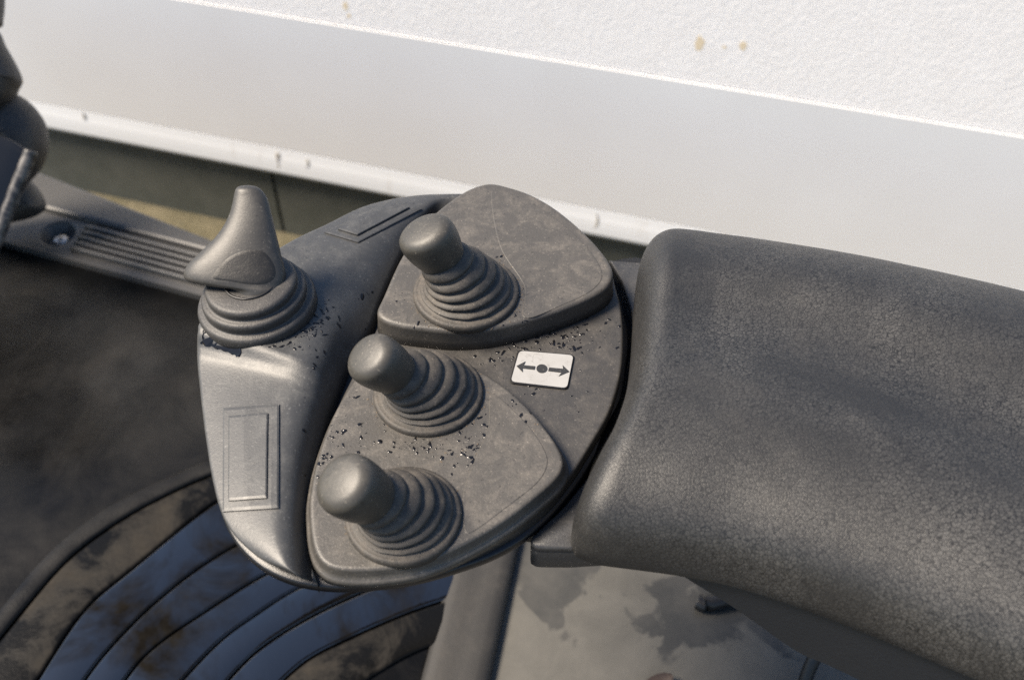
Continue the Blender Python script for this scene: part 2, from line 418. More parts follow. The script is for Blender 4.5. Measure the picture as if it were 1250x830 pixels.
# broad curved ribs with narrow grooves between them
curves = [[(-90, 860), (0, 746), (66, 671), (132, 620), (199, 587), (262, 562), (340, 545)],
        [(-60, 860), (20, 760), (84, 686), (148, 638), (210, 604), (266, 580), (345, 556)],
        [(30, 860), (100, 752), (165, 694), (258, 619), (330, 580)],
        [(80, 870), (125, 805), (190, 738), (262, 683), (345, 640)],
        [(135, 860), (180, 800), (255, 746), (325, 703), (400, 670)],
        [(190, 870), (262, 792), (310, 755), (366, 720), (440, 690)],
        [(255, 860), (310, 800), (370, 760), (435, 728), (500, 702), (570, 684)],
        [(310, 870), (370, 812), (430, 780), (505, 748), (566, 728)],
        [(385, 880), (440, 838), (500, 802), (552, 782)]]
cvs = [resample(cr([at(p, ZF) for p in c_], 10), 40, False) for c_ in curves]
for k, (ca_, cb_) in enumerate(zip(cvs, cvs[1:])):
    rings = []
    for a, b in zip(ca_, cb_):
        w_ = (b-a).length; g_ = min(.0011/w_, .2); h_ = .0045 if k else .006
        rings.append([a.lerp(b, u)+Z*z for u, z in ((g_, -.003), (g_, h_*.6), (g_+.0012/w_, h_*.9), (g_+.003/w_, h_), (.5, h_+.0010), (1-g_-.003/w_, h_), (1-g_-.0012/w_, h_*.9), (1-g_, h_*.6), (1-g_, -.003))])
    loft('rib', rings, M['mat'] if k == 0 else M['mudmat'] if k in (1, 7) else M['wetmat'], matroot)
# mat edge lip (rounded bar)
rings = []
for k in range(31):
    q = lipT-ld*.30+(ld*(1.1)*k/30); sx = Vector((-ld.y, ld.x, 0))
    if (q-E0).dot(Vector((d0.y, -d0.x, 0))) < .01: continue
    rings.append([q+sx*(o*.060)+Z*z for o, z in ((-.5, -.006), (-.5, .002), (-.40, .0055), (-.28, .0068), (-.1, .0060), (.1, .0060), (.28, .0068), (.40, .0055), (.5, .002), (.5, -.006))])
loft('edge_lip', rings, M['lipmat'], matroot)

def blob_outline(pxs, z, n=140, amp=.006, seed=0, fr=28):
    o = resample([at(p, z) for p in cr([(*p, 0) for p in pxs], 8, True)], n)
    return [q+Vector((mnoise.noise(q*fr+Vector((seed, 0, 0))), mnoise.noise(q*fr+Vector((0, seed+9, 0))), 0))*amp+Vector((mnoise.noise(q*fr*4+Vector((seed, 3, 0))), mnoise.noise(q*fr*4+Vector((5, seed+9, 0))), 0))*amp*.35 for q in o]
# side sill with ribbed trim strip
ZS = -0.411
L0 = (at((4, 295), ZS), at((243, 360), ZS)); sdv = (L0[1]-L0[0]).normalized(); sn = Vector((-sdv.y, sdv.x, 0))
SO = L0[0]; 
def sval(px): q = at(px, ZS)-SO; return q.dot(sdv), q.dot(sn)
wid = (sval((56, 256))[1]+sval((238, 310))[1])/2; 
cs, cw = sval((71, 285)); 
sill = empty('side_sill', SO+sdv*.2, 'grey plastic side sill with ribbed trim strip and recessed screw', 'sill')
def sp(s, o, z): return SO+sdv*s+sn*o+Z*z
def sbox(name, s0, s1, prof, mat):
    return loft(name, [[sp(s0, o, z) for o, z in prof], [sp(s1, o, z) for o, z in prof]], mat, sill, smooth=False)
# strip with a screw well
hw = .5*wid*.86; rw = .021; V, F = [], []
S0, S1 = -.6, .62
def q4(a, b, c, d):
    k = len(V); V.extend([a, b, c, d]); F.append((k, k+1, k+2, k+3))
mid = cw
lo, hi = .0, wid
sq = min(mid-lo, hi-mid)*.98; sq = max(sq, rw*1.25)
q4(sp(S0, lo, 0), sp(cs-sq, lo, 0), sp(cs-sq, hi, 0), sp(S0, hi, 0)); q4(sp(cs+sq, lo, 0), sp(S1, lo, 0), sp(S1, hi, 0), sp(cs+sq, hi, 0))
q4(sp(S0, lo, -.03), sp(S1, lo, -.03), sp(S1, lo, 0), sp(S0, lo, 0))
m_ = 48; k0 = len(V)
def sqpt(a):
    x, y = math.cos(a), math.sin(a); k = 1/max(abs(x), abs(y)); x, y = x*k, y*k
    return sp(cs+sq*x, (mid+(hi-mid)*y) if y > 0 else (mid+(mid-lo)*y), 0)
lev = [(1.18, 0), (1.05, -.0015), (.98, -.004), (.72, -.013), (.70, -.014)]
for i in range(m_): V.append(sqpt(2*math.pi*i/m_))
for f_, z in lev:
    for i in range(m_): a = 2*math.pi*i/m_; V.append(sp(cs+rw*f_*math.cos(a), mid+rw*f_*math.sin(a), z))
for l in range(len(lev)):
    for i in range(m_):
        j = (i+1) % m_; F.append((k0+l*m_+i, k0+l*m_+j, k0+(l+1)*m_+j, k0+(l+1)*m_+i))
F.append(tuple(range(k0+len(lev)*m_, k0+(len(lev)+1)*m_)))
mesh('trim_strip', V, F, M['trim'], sill, False)
sh = stack('screw', ring(sp(cs, mid, -.014), Z, .0100, 32), Z, [(0, 0), (0, .003), (-.0015, .0045), (-.003, .005)], M['steel'], sill)
for a in (0, math.pi/2):
    x = (sdv*math.cos(a+.5)+sn*math.sin(a+.5)); y = Z.cross(x); c = sp(cs, mid, -.0094)
    stack('screw_slot', [c+x*.0042+y*.0008, c-x*.0042+y*.0008, c-x*.0042-y*.0008, c+x*.0042-y*.0008], Z, [(0, 0), (0, .0008)], M['black'], sh, False)
o_lo, o_hi = sval((87, 306))[1], sval((102, 277))[1]; 
for i in range(5):
    f_ = i/4; oc = o_lo+(o_hi-o_lo)*(f_*.92+.04); hwid = (o_hi-o_lo)/4*.27
    st = sval((90+14*f_, 303-22*f_))[0]
    pr = []
    out = [sp(st, oc-hwid, 0), sp(S1-.02, oc-hwid, 0), sp(S1-.02, oc+hwid, 0)]+[sp(st-hwid*math.sin(a), oc+hwid*math.cos(a), 0) for a in (math.pi*.15, math.pi*.35, math.pi*.5, math.pi*.65, math.pi*.85)]
    out = resample(out, 60)
    stack('grip_rib', out, Z, [(.0004, -.002), (0, .004), (-.0006, .0066), (-.0014, .007)], M['trim'], sill)
# outer sloping panel of the sill
wo = [sval(p)[1] for p in ((52, 208), (256, 288))]
V = [sp(S0, wid, -.03), sp(S1, wid, -.03), sp(S1, wid+.004, .010), sp(S0, wid+.004, .010)]
pan = []
for k in range(41):
    s = S0+(S1-S0)*k/40
    fpx = (s-sval((52, 208))[0])/(sval((256, 288))[0]-sval((52, 208))[0]); oo = wo[0]+(wo[1]-wo[0])*fpx; oo = max(oo, wid+.012); zz = 0
    prof = [(wid+.0015, -.05), (wid+.0015, .003), (wid+.004, .006), (wid+.010, .006), (oo-.012, .002), (oo-.004, -.003), (oo, -.012), (oo+.004, -.10), (oo-.02, -.45), (wid+.0015, -.45)]
    pan.append([sp(s, o, z) for o, z in prof])
loft('outer_panel', pan, M['trim'], sill)

# ------------------------------------------------------------------ steering column at the left edge
scn = -FWD; scn = Vector((.25, -.75, .6)).normalized()
base_sc = at((-60, 330), ZF)
col = empty('steering_column', base_sc, 'dark steering column with rounded covers at the left edge of the cab', 'steering column')
def lump(name, pxs, P, thick, r, mat, n=scn, par=col):
    o = resample([onplane(p, P, n) for p in cr([(*p, 0) for p in pxs], 8, True)], 90)
    pr = []
    for i in range(9): a = math.pi*(-.5+i/8); pr.append((-r+r*math.cos(a), (thick/2-r)*(1 if a > 0 else -1)*(0 if abs(a) < 1e-6 else 1)+r*math.sin(a)))
    pr = [(-r*1.6, -thick/2)]+pr+[(-r*1.6, thick/2+r*.12)]
    return stack(name, o, n, pr, mat, par)
PB = at((20, 250), -.36)
lump('base_cover', [(-80, 215), (5, 205), (38, 222), (54, 248), (48, 262), (15, 272), (-80, 290)], PB+scn*.00, .07, .022, M['column'])
lump('gaiter', [(-80, 118), (0, 112), (32, 122), (55, 150), (58, 185), (44, 214), (15, 232), (-80, 250)], PB+scn*.03, .085, .034, M['column'])
lump('upper_cover', [(-80, 20), (-12, 30), (6, 55), (25, 92), (22, 108), (2, 134), (-80, 160)], PB+scn*.06, .08, .03, M['column'])
lump('top_cover', [(-80, -80), (-4, -70), (3, -20), (2, 20), (-8, 34), (-80, 34)], PB+scn*.09, .05, .014, M['column'])
lump('bracket_plate', [(-80, 150), (0, 166), (34, 184), (36, 194), (10, 262), (-14, 320), (-80, 330)], PB+scn*.12, .012, .004, M['navy'])
pth = [onplane(p, PB+scn*.133, scn) for p in ((38, 184), (28, 210), (14, 246), (0, 282), (-16, 322))]
tube('bracket_edge', cr(pth, 6), .0075, M['edge'], col)
tube('column_tube', [base_sc+Vector((0, 0, 0)), PB+Vector((-.10, 0, .1))], .035, M['black'], col)

# ------------------------------------------------------------------ control console
con = empty('control_console', Vector((-.06, 0, -.05)), 'dark grey forklift control console with three bellows levers and a direction switch', 'control console')

# front cap: stations from the far end round to the near end:  outer edge, ridge, inner foot
ST = [  # O px, zO,   R px, zR,   I px, zI
 ((615, 236), .004, (600, 246), .004, (590, 262), .000),
 ((552, 236), .006, (546, 244), .007, (536, 262), .000),
 ((497, 238), .008, (520, 252), .010, (512, 280), .000),
 ((445, 249), .010, (470, 283), .012, (490, 310), .000),
 ((398, 271), .013, (432, 324), .015, (466, 362), -.001),
 ((350, 294), .016, (410, 362), .018, (452, 400), -.002),
 ((296, 330), .019, (398, 398), .020, (430, 432), -.002),
 ((246, 385), .021, (386, 436), .021, (412, 476), -.002),
 ((239, 402), .021, (383, 446), .021, (407, 490), -.002),
 ((238, 424), .0135, (377, 462), .018, (400, 508), -.002),
 ((239, 448), .0095, (371, 482), .016, (394, 530), -.002),
 ((246, 522), .0065, (357, 545), .0145, (383, 585), -.003),
 ((258, 595), .005, (350, 622), .0125, (378, 645), -.004),
 ((275, 642), .004, (351, 664), .0115, (380, 680), -.004),
 ((308, 677), .004, (356, 690), .0100, (382, 698), -.005),
 ((340, 694), .004, (362, 700), .0085, (384, 707), -.006),
 ((360, 702), .003, (368, 706), .0045, (386, 711), -.007)]
Oc = cr([at(s[0], s[1]) for s in ST], 8); Rc = cr([at(s[2], s[3]) for s in ST], 8); Ic = cr([at(s[4], s[5]) for s in ST], 8)
cc = Vector((-.06, .02, 0))
def rcorner(a, b, c, r, k=6):
    da, dc = (a-b), (c-b); ra, rc = min(r, da.length*.45), min(r, dc.length*.45)
    A_, C_ = b+da.normalized()*ra, b+dc.normalized()*rc
    return [A_*(1-u)**2+b*2*u*(1-u)+C_*u*u for u in [i/k for i in range(k+1)]]
rings = []
for ki, (o, r_, i_) in enumerate(zip(Oc, Rc, Ic)):
    tail = max(0, min(1, (len(Oc)-1-ki)/14))
    inw = (r_-o); inw.z = 0; inw.normalize()
    cin = Vector((-.075, .03, 0))-o; cin.z = 0; cin.normalize(); wk = max(0, min(1, (-.03-o.y)/.06))
    ob = o+inw.lerp(cin, wk)*(.006+.010*wk)-Z*(.005+(.021-.008*wk)*tail)
    kk = max(0, min(1, (i_.y+.150)/.02)) if i_.x < -.1 else 1
    ib = i_-Z*(.001+.017*tail)+inw*.001
    midp = o.lerp(r_, .5)+Z*.0012
    rg = [ob]+rcorner(ob, o, midp, .0045)+[midp]+rcorner(midp, r_, i_, .016, 9)+rcorner(r_, i_, ib, .003, 3)+[ib]
    rings.append(rg)
cap = loft('front_cap', rings, M['cap'], con)
bv_cap = bvh_of(cap)

def surf_plate(name, quad, bv, th, mat, parent, n=10, bev=.0003):
    """thin raised rectangle moulded on a surface: its top follows the surface, its sides drop into it."""
    q = [Vector((*p, 0)) for p in quad]; V, F = [], []
    def sv(u, v, h):
        l, nr = hit(bv, q[0].lerp(q[1], u).lerp(q[3].lerp(q[2], u), v)); return l+nr*h
    e = .03
    us_ = [0, 0, e]+[e+(1-2*e)*k/n for k in range(1, n)]+[1-e, 1, 1]; mm_ = len(us_)
    for a, v in enumerate(us_):
        for b_, u in enumerate(us_):
            o_ = a in (0, mm_-1) or b_ in (0, mm_-1); i_ = a in (1, mm_-2) or b_ in (1, mm_-2)
            V.append(sv(u, v, -.0015 if o_ else th-bev if i_ else th))
    for a in range(mm_-1):
        for b_ in range(mm_-1): F.append((a*mm_+b_, a*mm_+b_+1, (a+1)*mm_+b_+1, (a+1)*mm_+b_))
    o = mesh(name, V, F, mat, parent, False)
    return o
fr = surf_plate('label_frame', [(273, 499), (341, 494), (340, 621), (273, 625)], bv_cap, .0013, M['cap'], cap)
surf_plate('label_field', [(281, 510), (328, 506), (327, 610), (281, 613)], bv_cap, .0025, M['cap'], fr)
fr = surf_plate('label_frame', [(396, 285), (437, 297), (515, 256), (480, 245)], bv_cap, .0011, M['cap'], cap)
surf_plate('label_field', [(413, 283), (436, 290), (500, 256), (481, 250)], bv_cap, .0025, M['cap'], fr)

# lower bowl of the console
bowl_px = [(752, 345), (767, 400), (766, 440), (755, 495), (722, 560), (690, 605), (655, 640), (612, 668), (560, 688), (500, 704), (440, 711), (395, 711), (352, 703), (312, 683), (280, 648), (262, 600), (250, 535), (243, 470), (242, 410), (270, 370), (330, 315), (400, 280), (460, 255), (540, 245), (610, 240), (680, 262), (725, 300)]
bo = resample([at(p, -.006) for p in cr([(*p, 0) for p in bowl_px], 8, True)], 200)
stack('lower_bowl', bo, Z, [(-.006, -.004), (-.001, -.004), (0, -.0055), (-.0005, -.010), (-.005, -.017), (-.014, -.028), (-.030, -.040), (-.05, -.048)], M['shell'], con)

# round deck
deck_px = [(745, 330), (752, 352), (758, 375), (761, 410), (758, 455), (744, 502), (721, 543), (697, 580), (660, 622), (608, 656), (550, 682), (500, 696), (450, 703), (405, 702), (386, 690), (380, 660), (379, 610), (388, 555), (415, 490), (440, 440), (462, 395), (480, 340), (530, 275), (600, 250), (670, 262), (720, 297)]
do = resample([at(p, 0) for p in cr([(*p, 0) for p in deck_px], 8, True)], 220)
deck = stack('deck', do, Z, rnd_profile(.012, .0018, 5), M['deck'], con)

mo_ = resample([at(p, -.022) for p in cr([(*p, 0) for p in [(740, 320), (800, 330), (800, 480), (760, 560), (700, 640), (660, 655), (620, 640), (600, 560), (640, 420), (690, 340)]], 8, True)], 80)
stack('gap_backing', mo_, Z, [(0, -.006), (0, 0)], M['black'], con)  # added black sheet closing the gap beside the deck, standing in for its shade
# raised plates
up_px = [(460, 379), (468, 360), (487, 318), (510, 282), (532, 258), (557, 239), (577, 228), (598, 223), (618, 226.5), (647, 236), (676, 252), (705, 275), (728, 298), (742, 316), (748, 329), (747, 342), (732, 357), (690, 376), (636, 393), (592, 402), (551, 404), (517, 401), (488, 397), (467, 390)]
uo = resample([at(p, .016) for p in cr([(*p, 0) for p in up_px], 8, True)], 200)
uo = [q for q in uo]
upl = stack('upper_plate', [q for q in uo], Z, [(a, h) for a, h in rnd_profile(.0165, .003, 6, .0012)], M['plate'], con)
lo_px = [(378, 625), (379, 600), (387, 560), (405, 510), (426, 472), (450, 442), (480, 425), (520, 425), (560, 437), (592, 455), (622, 476), (650, 503), (672, 530), (685, 552), (688, 568), (680, 583), (662, 600), (628, 627), (593, 650), (549, 673), (509, 688), (469, 694.5), (430, 696), (404, 692), (389, 680), (381, 658)]
loo = resample([at(p, .011) for p in cr([(*p, 0) for p in lo_px], 8, True)], 200)
lpl = stack('lower_plate', loo, Z, [(-.001, -.0115), (.0030, -.0115), (.0030, -.0085), (.0022, -.0072), (.0012, -.0068), (.0008, -.004)]+[(a-.0, h) for a, h in rnd_profile(.0115, .0022, 6)[4:]], M['plate'], con)
bv_all = bvh_of(cap, deck, upl, lpl)
# faint raised fields moulded into the plates
ui = [q for q in resample([at(p, .016) for p in cr([(*p, 0) for p in [(640, 388), (690, 371), (722, 355), (735, 338), (728, 318), (705, 290), (665, 258), (625, 238), (600, 233), (610, 300), (640, 350)]], 8, True)], 120)]
stack('raised_field', ui, Z, [(0, -.001), (0, .0001), (-.0004, .0003)], M['plate'], upl, False)
li = resample([at(p, .011) for p in cr([(*p, 0) for p in [(575, 650), (620, 618), (655, 590), (668, 568), (664, 548), (645, 520), (615, 490), (598, 482), (596, 520), (580, 560), (566, 600), (566, 640)]], 8, True)], 120)
stack('raised_field', li, Z, [(0, -.001), (0, .0001), (-.0004, .0003)], M['plate'], lpl, False)

# direction label
lq = [(632, 427), (701.5, 433), (693, 475.5), (621.5, 467.8)]
def rquad(q, z, r):
    P = [at(p, z) for p in q]; out = []
    for i in range(4):
        out += rcorner(P[i-1], P[i], P[(i+1) % 4], r, 5)
    return out
lp = stack('direction_label', rquad(lq, .0008, .003), Z, [(0, -.001), (0, .0), (-.0005, .0006)], M['black'], con, False)
lp['label'] = 'worn white label with two black arrows and a dot'
wq = [(634, 428), (700, 433.5), (692, 473.5), (623.5, 465.5)]
ls = stack('sticker', rquad(wq, .0015, .003), Z, [(0, -.0003), (0, 0)], M['sticker'], lp, False)
def flat(name, pxs, z=.0019): 
    return stack(name, [at(p, z) for p in pxs], Z, [(0, -.0003), (0, 0)], M['print'], lp, False)
flat('arrow', [(630.6, 446.6), (641.4, 441), (639.2, 445.6), (653.4, 446.9), (652.4, 451.0), (637.8, 449.4), (638, 454)])
flat('arrow', [(695, 453.4), (682, 458.8), (685.5, 454.6), (669.2, 452.6), (670.4, 448.4), (687.4, 450.0), (686.8, 445.7)])
flat('dot', [(661.4+6.6*math.cos(2*math.pi*i/28), 449.7+5.2*math.sin(2*math.pi*i/28)) for i in range(28)])

# levers
def smooth_prof(pts, n=6): return [(p.x, p.y) for p in cr([(a, b, 0) for a, b in pts], n)]
def lever(base_px, zb, R0px, knob_px, hk, label, kscale=1.0, nr=5, squash=1.0, ka=1.0, kb=1.0):
    P0 = at(base_px, zb); K = at(knob_px, zb+hk); ax = (K-P0).normalized(); L = (K-P0).length
    R0 = R0px/pxm(P0)
    root = empty('lever', P0, parent=con); root['label'] = label
    neck = P0+ax*(L-.013*kscale)
    c1 = P0+Z*L*.30
    rings = [ring(P0-Z*.002, Z, R0*1.0)]
    rings += [ring(P0+Z*h, Z, R0*f_) for h, f_ in ((.0005, 1.0), (.0022, .995), (.0034, .965), (.0036, .93))]
    r1 = .0135*kscale; seg = 10
    for k in range(nr*seg+1):
        s = k/(nr*seg); fr_ = (s*nr) % 1.0
        c = (P0+Z*.0036)*(1-s)**2+c1*2*s*(1-s)+neck*s*s
        tv = (c1-P0)*2*(1-s)+(neck-c1)*2*s
        axn = Z.lerp(ax, min(1, s*1.05)).normalized()
        rb = (R0*.80)*(1-s)+r1*s - .0032
        amp = .0062*(1-.35*s)
        bulge = math.sqrt(max(0, 1-(2*fr_-1)**2)) if 0 < fr_ < 1 else 0
        rings.append([v+(v-c).normalized()*.0006*mnoise.noise(v*130+P0*900) for v in ring(c, axn, rb+amp*bulge)])
    rings.append(ring(neck+ax*.003, ax, r1*.9)); 
    loft('bellows', rings, M['boot'], root)
    k_ = kscale
    pr = smooth_prof([(.0122, -.026), (.0128, -.0190), (.0142, -.0130), (.0159, -.0060), (.0167, .0000), (.0168, .0045), (.0158, .0088), (.0122, .0116), (.0065, .0127), (.0028, .0130), (.0004, .0131)], 5)
    a_, x_, y_ = frame(ax)
    kn = loft('knob', [[K+ax*t_*k_*squash+(x_*ka*math.cos(2*math.pi*i/56)+y_*kb*math.sin(2*math.pi*i/56))*r_*k_ for i in range(56)] for r_, t_ in pr], M['knob'], root)
    return root
lever((569, 358), .016, 64.5, (526, 296), .043, 'far control lever on its own plate', 1.03, ka=1.0, kb=.88, squash=.95)
lever((523, 481), .011, 67, (464, 444), .036, 'middle control lever on the near plate', .93, ka=1.0, kb=.92, squash=1.1)
lever((493, 630), .011, 71, (433, 597), .036, 'nearest control lever, at the near rim of the console', .98, ka=1.0, kb=.95, squash=1.1)

# direction switch: stepped boot and horn-shaped handle
PH = at((315, 372), .021); 
sw = empty('direction_switch', PH, parent=con); sw['label'] = 'horn-shaped handle on a stepped rubber boot'
s_ = 1/pxm(PH)
lean = Vector((-.06, .0, 1)).normalized()
prof = [(72.5, -.005), (72.8, .0005), (72.6, .0032), (71, .0050), (68.5, .0056), (65, .0058), (63.6, .0062), (63.4, .0070), (64.2, .0095), (63.8, .0112), (62.2, .0126), (59, .0130), (56.6, .0131), (55.2, .0136), (55.0, .0145), (55.8, .0165), (55.2, .0182), (53, .0194), (50, .0198), (42, .0203), (36, .0206), (33, .0206), (20, .0206), (3, .0206)]
loft('stepped_boot', [ring(PH+lean*h, lean, r_*s_*.985, 72) for r_, h in prof], M['stepboot'], sw)
HB = PH+lean*.0200
hn = Vector((0, -.80, .60)).normalized()
hu = (Z-hn*Z.dot(hn)).normalized(); hx = Vector((1, 0, 0))
neckc = onplane((315, 355), HB, hn)
# outline rows: y, left, right, half-depth (m), centre shift back
rows = [(226.4, 298, 305, 0.001, -0.00846), (228, 291, 313, 0.003, -0.00832), (232, 287.5, 319, 0.00471, -0.00797), (240, 285.5, 325, 0.00529, -0.00726), (250, 283.5, 328.5, 0.00597, -0.0064), (262, 280, 331.5, 0.00675, -0.00539), (275, 273.5, 334.5, 0.00757, -0.00433), (288, 264.5, 337.5, 0.00836, -0.00331), (300, 253, 340.5, 0.00908, -0.00242), (311, 241.5, 343, 0.00973, -0.00164), (320, 232, 345.5, 0.01025, -0.00105), (328, 226.5, 347.5, 0.01071, -0.00057), (335, 224.5, 348.8, 0.01112, -0.0002), (341, 227, 349, 0.0114, -0.0), (345.5, 237, 348.5, 0.0114, -0.0), (348.5, 256, 347.5, 0.0114, -0.0), (351, 276, 347, 0.0114, -0.0), (354, 285, 346.5, 0.0114, -0.0), (359, 287, 345.5, 0.0114, -0.0), (365, 288, 344.5, 0.0114, -0.0), (372, 288, 344, 0.0114, -0.0)]
rr = cr([(a, b, c) for a, b, c, d, e in rows], 5); dd = cr([(d, e, 0) for a, b, c, d, e in rows], 5)
rings = []; mm = 72
for q, e in zip(rr, dd):
    Lp = onplane((q.y, q.x), neckc+hn*e.y, hn); Rp = onplane((q.z, q.x), neckc+hn*e.y, hn)
    c = (Lp+Rp)/2; hwd = (Rp-Lp).length/2; rg = []
    for i in range(mm):
        a = 2*math.pi*i/mm; ca, sa = math.cos(a), math.sin(a); ex = 2/2.1
        x = math.copysign(abs(ca)**ex, ca)*hwd; y = math.copysign(abs(sa)**ex, sa)*e.x
        if sa > 0:      # dished wing above the thumb crest
            wv = max(0, min(1, (q.x-232)/26))*max(0, min(1, (318-.25*(x/hwd)*20-q.x)/20)); wv = wv*wv*(3-2*wv)
            y *= 1-.0*wv*math.exp(-((x/hwd+.10)/.65)**2)
        P = c+hx*x+hn*y
        rg.append(P)
    rings.append(rg)
horn = loft('horn_handle', rings, M['horn'], sw)
bv_h = bvh_of(horn)
# dark oval thumb pad, slightly proud, following the handle's front
pad_px = [(257, 341.5), (259, 333), (268, 321), (281, 311), (297, 304.5), (312, 303), (325, 307), (334, 317), (339, 328), (338.5, 339), (331, 346), (318, 349), (298, 348), (276, 344.5)]
po = cr([(*p, 0) for p in pad_px], 6, True); cen = Vector((303, 328, 0))
V, F = [], []; nrg = 8
for k in range(nrg+1):
    f_ = 1-k/nrg*.98
    for q in po:
        u = cen.lerp(q, f_ if k else 1.0); l, nr = hit(bv_h, u)
        if l is None: l = onplane(u, neckc+hn*.01, hn)
        V.append(l+hn*(-.0004 if k == 0 else .00025))
mlen = len(po)
for k in range(nrg):
    for i in range(mlen):
        j = (i+1) % mlen; F.append((k*mlen+i, k*mlen+j, (k+1)*mlen+j, (k+1)*mlen+i))
F.append(tuple(range(nrg*mlen, (nrg+1)*mlen)))
mesh('thumb_pad', V, F, M['hornpad'], horn)
# shiny ring round the neck
rg = ring(HB+lean*.0010+Vector((.001, -.001, 0)), lean, 31.0*s_, 48)
tube('neck_ring', rg+[rg[0]], .0008, M['black'], sw, 8)

# ------------------------------------------------------------------ armrest
arm = empty('armrest', at((1000, 560), -.06), 'padded armrest with cracked black skin running right from the console', 'armrest')
collar_px = [(743, 317), (785, 320), (830, 330), (830, 660), (706, 668), (697, 668.5), (656, 668), (646, 662), (652, 652), (688, 618), (722, 577), (752, 522), (768, 468), (774, 425), (772, 385), (760, 345)]
co_ = resample([at(p, -.012) for p in collar_px], 180)
stack('collar_plate', co_, Z, [(-.002, -.022), (0, -.020), (0, -.0055), (-.0006, -.0045), (.0, -.0035), (0, -.0012), (-.0012, 0)], M['collar'], arm)
ZB_, H_ = -.008, .058
farp = [(804, 271), (850, 272.5), (900, 279), (1000, 293), (1100, 311), (1250, 343), (1420, 385)]
nearp = [(703, 674), (730, 684), (780, 691), (830, 698), (900, 712), (1000, 745), (1100, 785), (1250, 850), (1420, 935)]
leftp = [(703, 674), (697, 655), (704, 628), (722, 590), (745, 542), (764, 478), (773, 410), (777, 350), (782, 305), (793, 276)]
fz = ZB_+.040
Fc = [at(p, fz)+Vector((0, .007, 0)) for p in cr([(*p, 0) for p in farp], 8)]; Nc = [at(p, ZB_+.004) for p in cr([(*p, 0) for p in nearp], 8)]
Lc = [at(p, ZB_+.004+.030*max(0, (i/(len(leftp)-1)-.3))/.7) for i, p in enumerate(leftp)]; Lc = cr(Lc, 8)
Lc[0] = Nc[0].copy()
for c_ in (Fc, Nc, Lc):
    for q in c_: q.z = 0
Lc[-1] = Fc[0].copy()
nu, nv = 130, 72
def sample(c_, n): return resample(c_, n, False)
us = [ (i/(nu-1))**1.6 for i in range(nu)]
vs = [.5-.5*math.cos(math.pi*(.0+j/(nv-1))) for j in range(nv)]
Fd, Nd, Ld = sample(Fc, 400), sample(Nc, 400), sample(Lc, 400)
def gl(c_, t_): 
    k = t_*(len(c_)-1); i = min(int(k), len(c_)-2); return c_[i].lerp(c_[i+1], k-i)
p00, p10, p01, p11 = Nd[0], Nd[-1], Fd[0], Fd[-1]
rows_ = []
for u in us:
    row = []
    for v in vs:
        a = gl(Nd, u)*(1-v)+gl(Fd, u)*v
        b = gl(Ld, v)*(1-u)+(p10.lerp(p11, v))*u
        c_ = p00*(1-u)*(1-v)+p10*u*(1-v)+p01*(1-u)*v+p11*u*v
        q = a+b-c_
        tv_ = abs(2*v-1); n_ = 3.0
        g_ = max(0, 1-tv_**n_)**(1/n_)
        ue = .075; eu = 1.0
        if u < ue: eu = max(0, 1-(1-u/ue)**2.6)**(1/2.6)
        sag = -.0075*math.exp(-((v-.52-.10*math.cos(u*3))/.16)**2)*min(1, u/.15)+.0025*math.exp(-((v-.75)/.12)**2)
        crown = 1-.10*(1-min(1, u/.5))*(1-abs(2*v-1))
        z = ZB_+H_*g_*eu*crown+sag*g_*eu+.0006*mnoise.noise(Vector((q.x*30, q.y*30, 0)))*g_
        row.append(Vector((q.x, q.y, z)))
    rows_.append(row)
# close below with a flat underside
V = [q for r_ in rows_ for q in r_]; F = []
for i in range(nu-1):
    for j in range(nv-1):
        F.append((i*nv+j, (i+1)*nv+j, (i+1)*nv+j+1, i*nv+j+1))
kb = len(V)
for i in range(nu):
    a, b = rows_[i][0], rows_[i][-1]; inw = (b-a).normalized()
    V += [a+inw*.006-Z*.007, b-inw*.006-Z*.007]
for i in range(nu-1):
    F += [(i*nv, kb+2*i, kb+2*i+2, (i+1)*nv), (i*nv+nv-1, (i+1)*nv+nv-1, kb+2*i+3, kb+2*i+1), (kb+2*i, kb+2*i+1, kb+2*i+3, kb+2*i+2)]
F.append(tuple(j for j in range(nv))+(kb+1, kb)); k_ = (nu-1)*nv; F.append(tuple(k_+j for j in range(nv))+(kb+2*nu-1, kb+2*nu-2))
cush = mesh('cushion', V, F, M['skin'], arm)
# lower shell, deepening to the rear
shp = [(815, 690), (826, 698), (850, 713), (900, 744), (970, 793), (1010, 811), (1060, 835), (1130, 872), (1250, 935), (1420, 1010)]
rings = []
nl = cr([(*p, 0) for p in shp], 6)
for q in nl:
    x0 = at((q.x, 0), 0)
    # matching point on the near edge
    best = min(Nd, key=lambda P: abs((625+FPX*(P-CAM).dot(RIGHT)/(P-CAM).dot(FWD))-q.x))
    i = Nd.index(best); tdir = (Nd[min(i+5, 399)]-Nd[max(i-5, 0)]).normalized(); inw = Vector((-tdir.y, tdir.x, 0))
    top = best+inw*.005; top.z = ZB_-.003
    n_ = Vector((inw.x, inw.y, -.45)).normalized()
    bot = onplane((q.x, q.y), top, n_)
    if bot.z > top.z-.001: bot = top+Z*-.001
    wdt = .11
    rings.append([top, top.lerp(bot, .5), bot-inw*.0, bot+inw*.006-Z*.002, bot+inw*.07-Z*.004, top+inw*wdt-Z*.004, top+inw*wdt])
loft('lower_shell', rings, M['shell'], arm, smooth=False)

